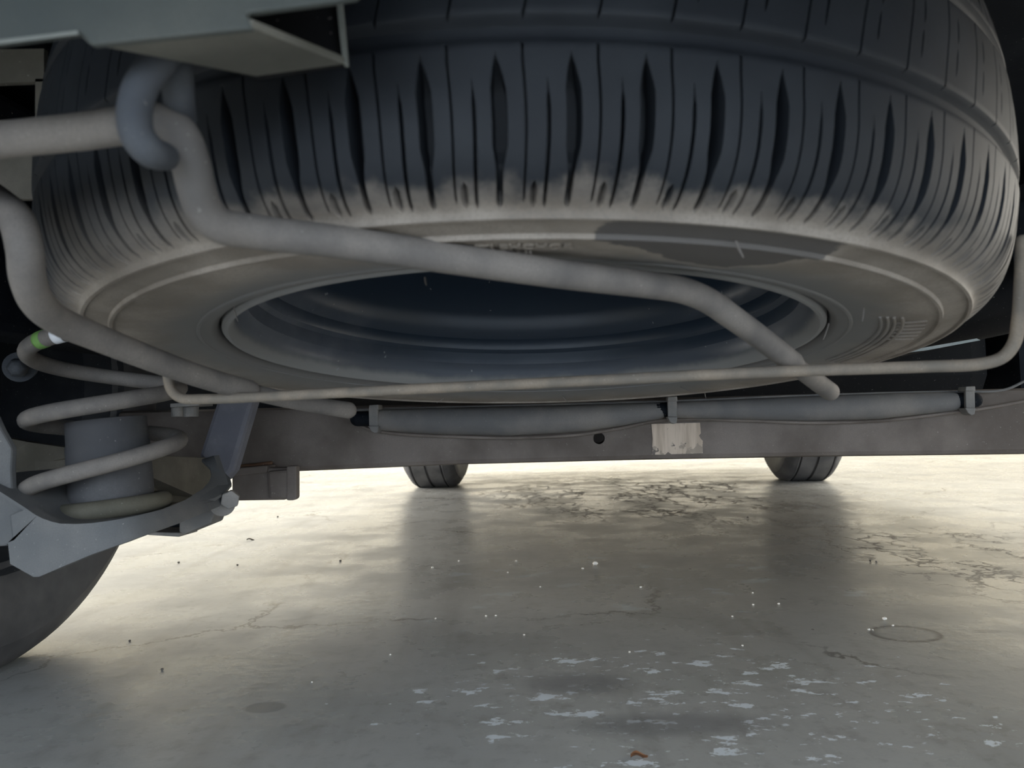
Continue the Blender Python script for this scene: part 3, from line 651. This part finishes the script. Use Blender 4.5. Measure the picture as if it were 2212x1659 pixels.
# ---------------------------------------------------------------- road wheels
WHEELM = dusty('dark_wheel', (.02, .023, .028), (.045, .047, .052), .5)
def road_wheel(label, centre, width, R=.345, outward=1, steer=0.0):
    ax = SIDE * math.cos(steer) + FWD * math.sin(steer); ax = ax * outward
    fw = np.cross(ZUP, ax)
    t = thing('road_wheel', label, 'wheel', centre, basis(centre, fw, ZUP, ax))
    hw = width / 2
    P = [(.215, -hw + .012), (.225, -hw + .004), (.24, -hw), (.27, -hw - .006), (.29, -hw - .007), (.305, -hw - .003), (.306, -hw - .001), (.322, -hw + .008), (.334, -hw + .017), (.341, -hw + .028)]
    P2 = []
    g = [-.42, -.02, .40]
    for gx in [k * hw * .62 for k in (-1.0, 0, 1.0)]:
        P2 += [(R, gx - .0055), (R - .008, gx - .004), (R - .008, gx + .004), (R, gx + .0055)]
    P = P + [(R - .001, -hw + .038)] + P2 + [(R - .001, hw - .038)] + [(r, -h) for r, h in P[::-1]]
    V, F = lathe(P, 96)
    V[:, 1] = np.maximum(V[:, 1], -R + .006)    # flattened by the load where it stands
    obj('tyre', V, F, TYRE2, t, smooth='auto', local=True, angle=.5)
    obj('rim', *lathe([(.222, -hw + .012), (.228, -hw + .002), (.224, -hw + .004), (.21, -hw + .02), (.195, -hw + .04), (.19, hw - .05), (.12, hw - .04), (.05, hw - .045), (.0, hw - .045)], 64), WHEELM, t, smooth='auto', local=True)
    return t, hw
Z0 = .339
gl = at(947, 1050, 3.315); gl[2] = Z0
gr = at(1730, 1036, 3.15); gr[2] = Z0
RW = []
w1, hw = road_wheel('rear road wheel at the far left behind the control arm', np.array([-.578 - .105, .89, Z0]), .21, outward=-1)
w2, _ = road_wheel('front road wheel seen below the crossmember, left one', gl + FWD * .0, .205, outward=-1, steer=-.02)
w3, _ = road_wheel('front road wheel seen below the crossmember, right one', gr, .205, outward=1, steer=.0)

# ---------------------------------------------------------------- litter on the floor
PEB = Mat('white_pebble').set((.75, .70, .62), .6); DPEB = Mat('dark_pebble').set((.08, .07, .06), .7)
def ground(x, y):
    d = sight(x, y); return np.array([0, 0, CAM_H]) + d * (-CAM_H / d[2])
def pebble(name, x, y, px, m, label, group=None, cat='pebble'):
    p = ground(x, y); r = px / 1660 * p[1]
    bm = bmesh.new(); bmesh.ops.create_icosphere(bm, subdivisions=2, radius=r)
    for v in bm.verts: v.co *= 1 + random.uniform(-.13, .13)
    V = np.array([v.co for v in bm.verts]) * [1.1, .95, .8]; F = [tuple(v.index for v in f.verts) for f in bm.faces]; bm.free()
    V[:, 2] -= V[:, 2].min(); o = obj(name, V + p, F, m, smooth=True); return tag(o, label, cat, group)
pebble('pebble', 1286, 1221, 5.5, PEB, 'white pebble in the middle of the floor, largest of the crumbs')
pebble('pebble', 1911, 1340, 4.5, PEB, 'white pebble just behind the round floor stain')
crumbs = [(1097, 1238), (1167, 1269), (934, 1228), (1259, 1230), (1626, 1282), (1682, 1306), (1627, 1308), (1582, 1333), (941, 1337), (1132, 1373), (1384, 1270), (843, 1416), (674, 1475), (1050, 1332), (1071, 1331), (1360, 1410), (1929, 1353), (1877, 1362), (1885, 1362), (1604, 1396), (1115, 1213), (991, 1213)]
for x, y in crumbs:
    pebble('crumb', x, y, random.uniform(1.8, 2.6), PEB, 'tiny white crumb on the shaded floor under the car', 'white crumbs on the floor', 'crumb')
for x, y in ((600, 1118), (513, 1222), (1615, 1119), (1880, 1213), (1893, 1215), (280, 1386), (386, 1217), (735, 1213), (350, 1448)):
    pebble('grit', x, y, random.uniform(2, 3), DPEB, 'tiny dark grit grain on the bright floor', 'dark grit on the floor', 'grit')
def leaf(name, x, y, L, W, m, label, ang):
    p = ground(x, y); n = 9; top = []
    for k in range(n):
        t = k / (n - 1); wd = W * math.sin(PI * t) ** .7 + .0003
        for s in (-1, 0, 1):
            a, b = (t - .5) * L, s * wd / 2; top.append(p + np.array([a * math.cos(ang) - b * math.sin(ang), a * math.sin(ang) + b * math.cos(ang), .0012 + .002 * abs(s) + .0018 * math.sin(5 * t)]))
    F = [(k * 3 + j, k * 3 + 3 + j, k * 3 + 4 + j, k * 3 + 1 + j) for k in range(n - 1) for j in (0, 1)]
    V = np.array(top); V2 = V - ZUP * .0007; m_ = len(V)
    F2 = [tuple(i + m_ for i in f[::-1]) for f in F]
    o = obj(name, np.vstack([V, V2]), F + F2, m, smooth=True); return tag(o, label, 'leaf')
leaf('dry_leaf', 1381, 1637, .014, .0045, Mat('brown_leaf').set((.20, .085, .035), .7), 'curled orange brown leaf scrap on the near floor', .1)
leaf('dry_leaf', 541, 1167, .018, .007, Mat('dark_leaf').set((.06, .045, .03), .7), 'dark leaf scrap on the bright floor at left', .05)
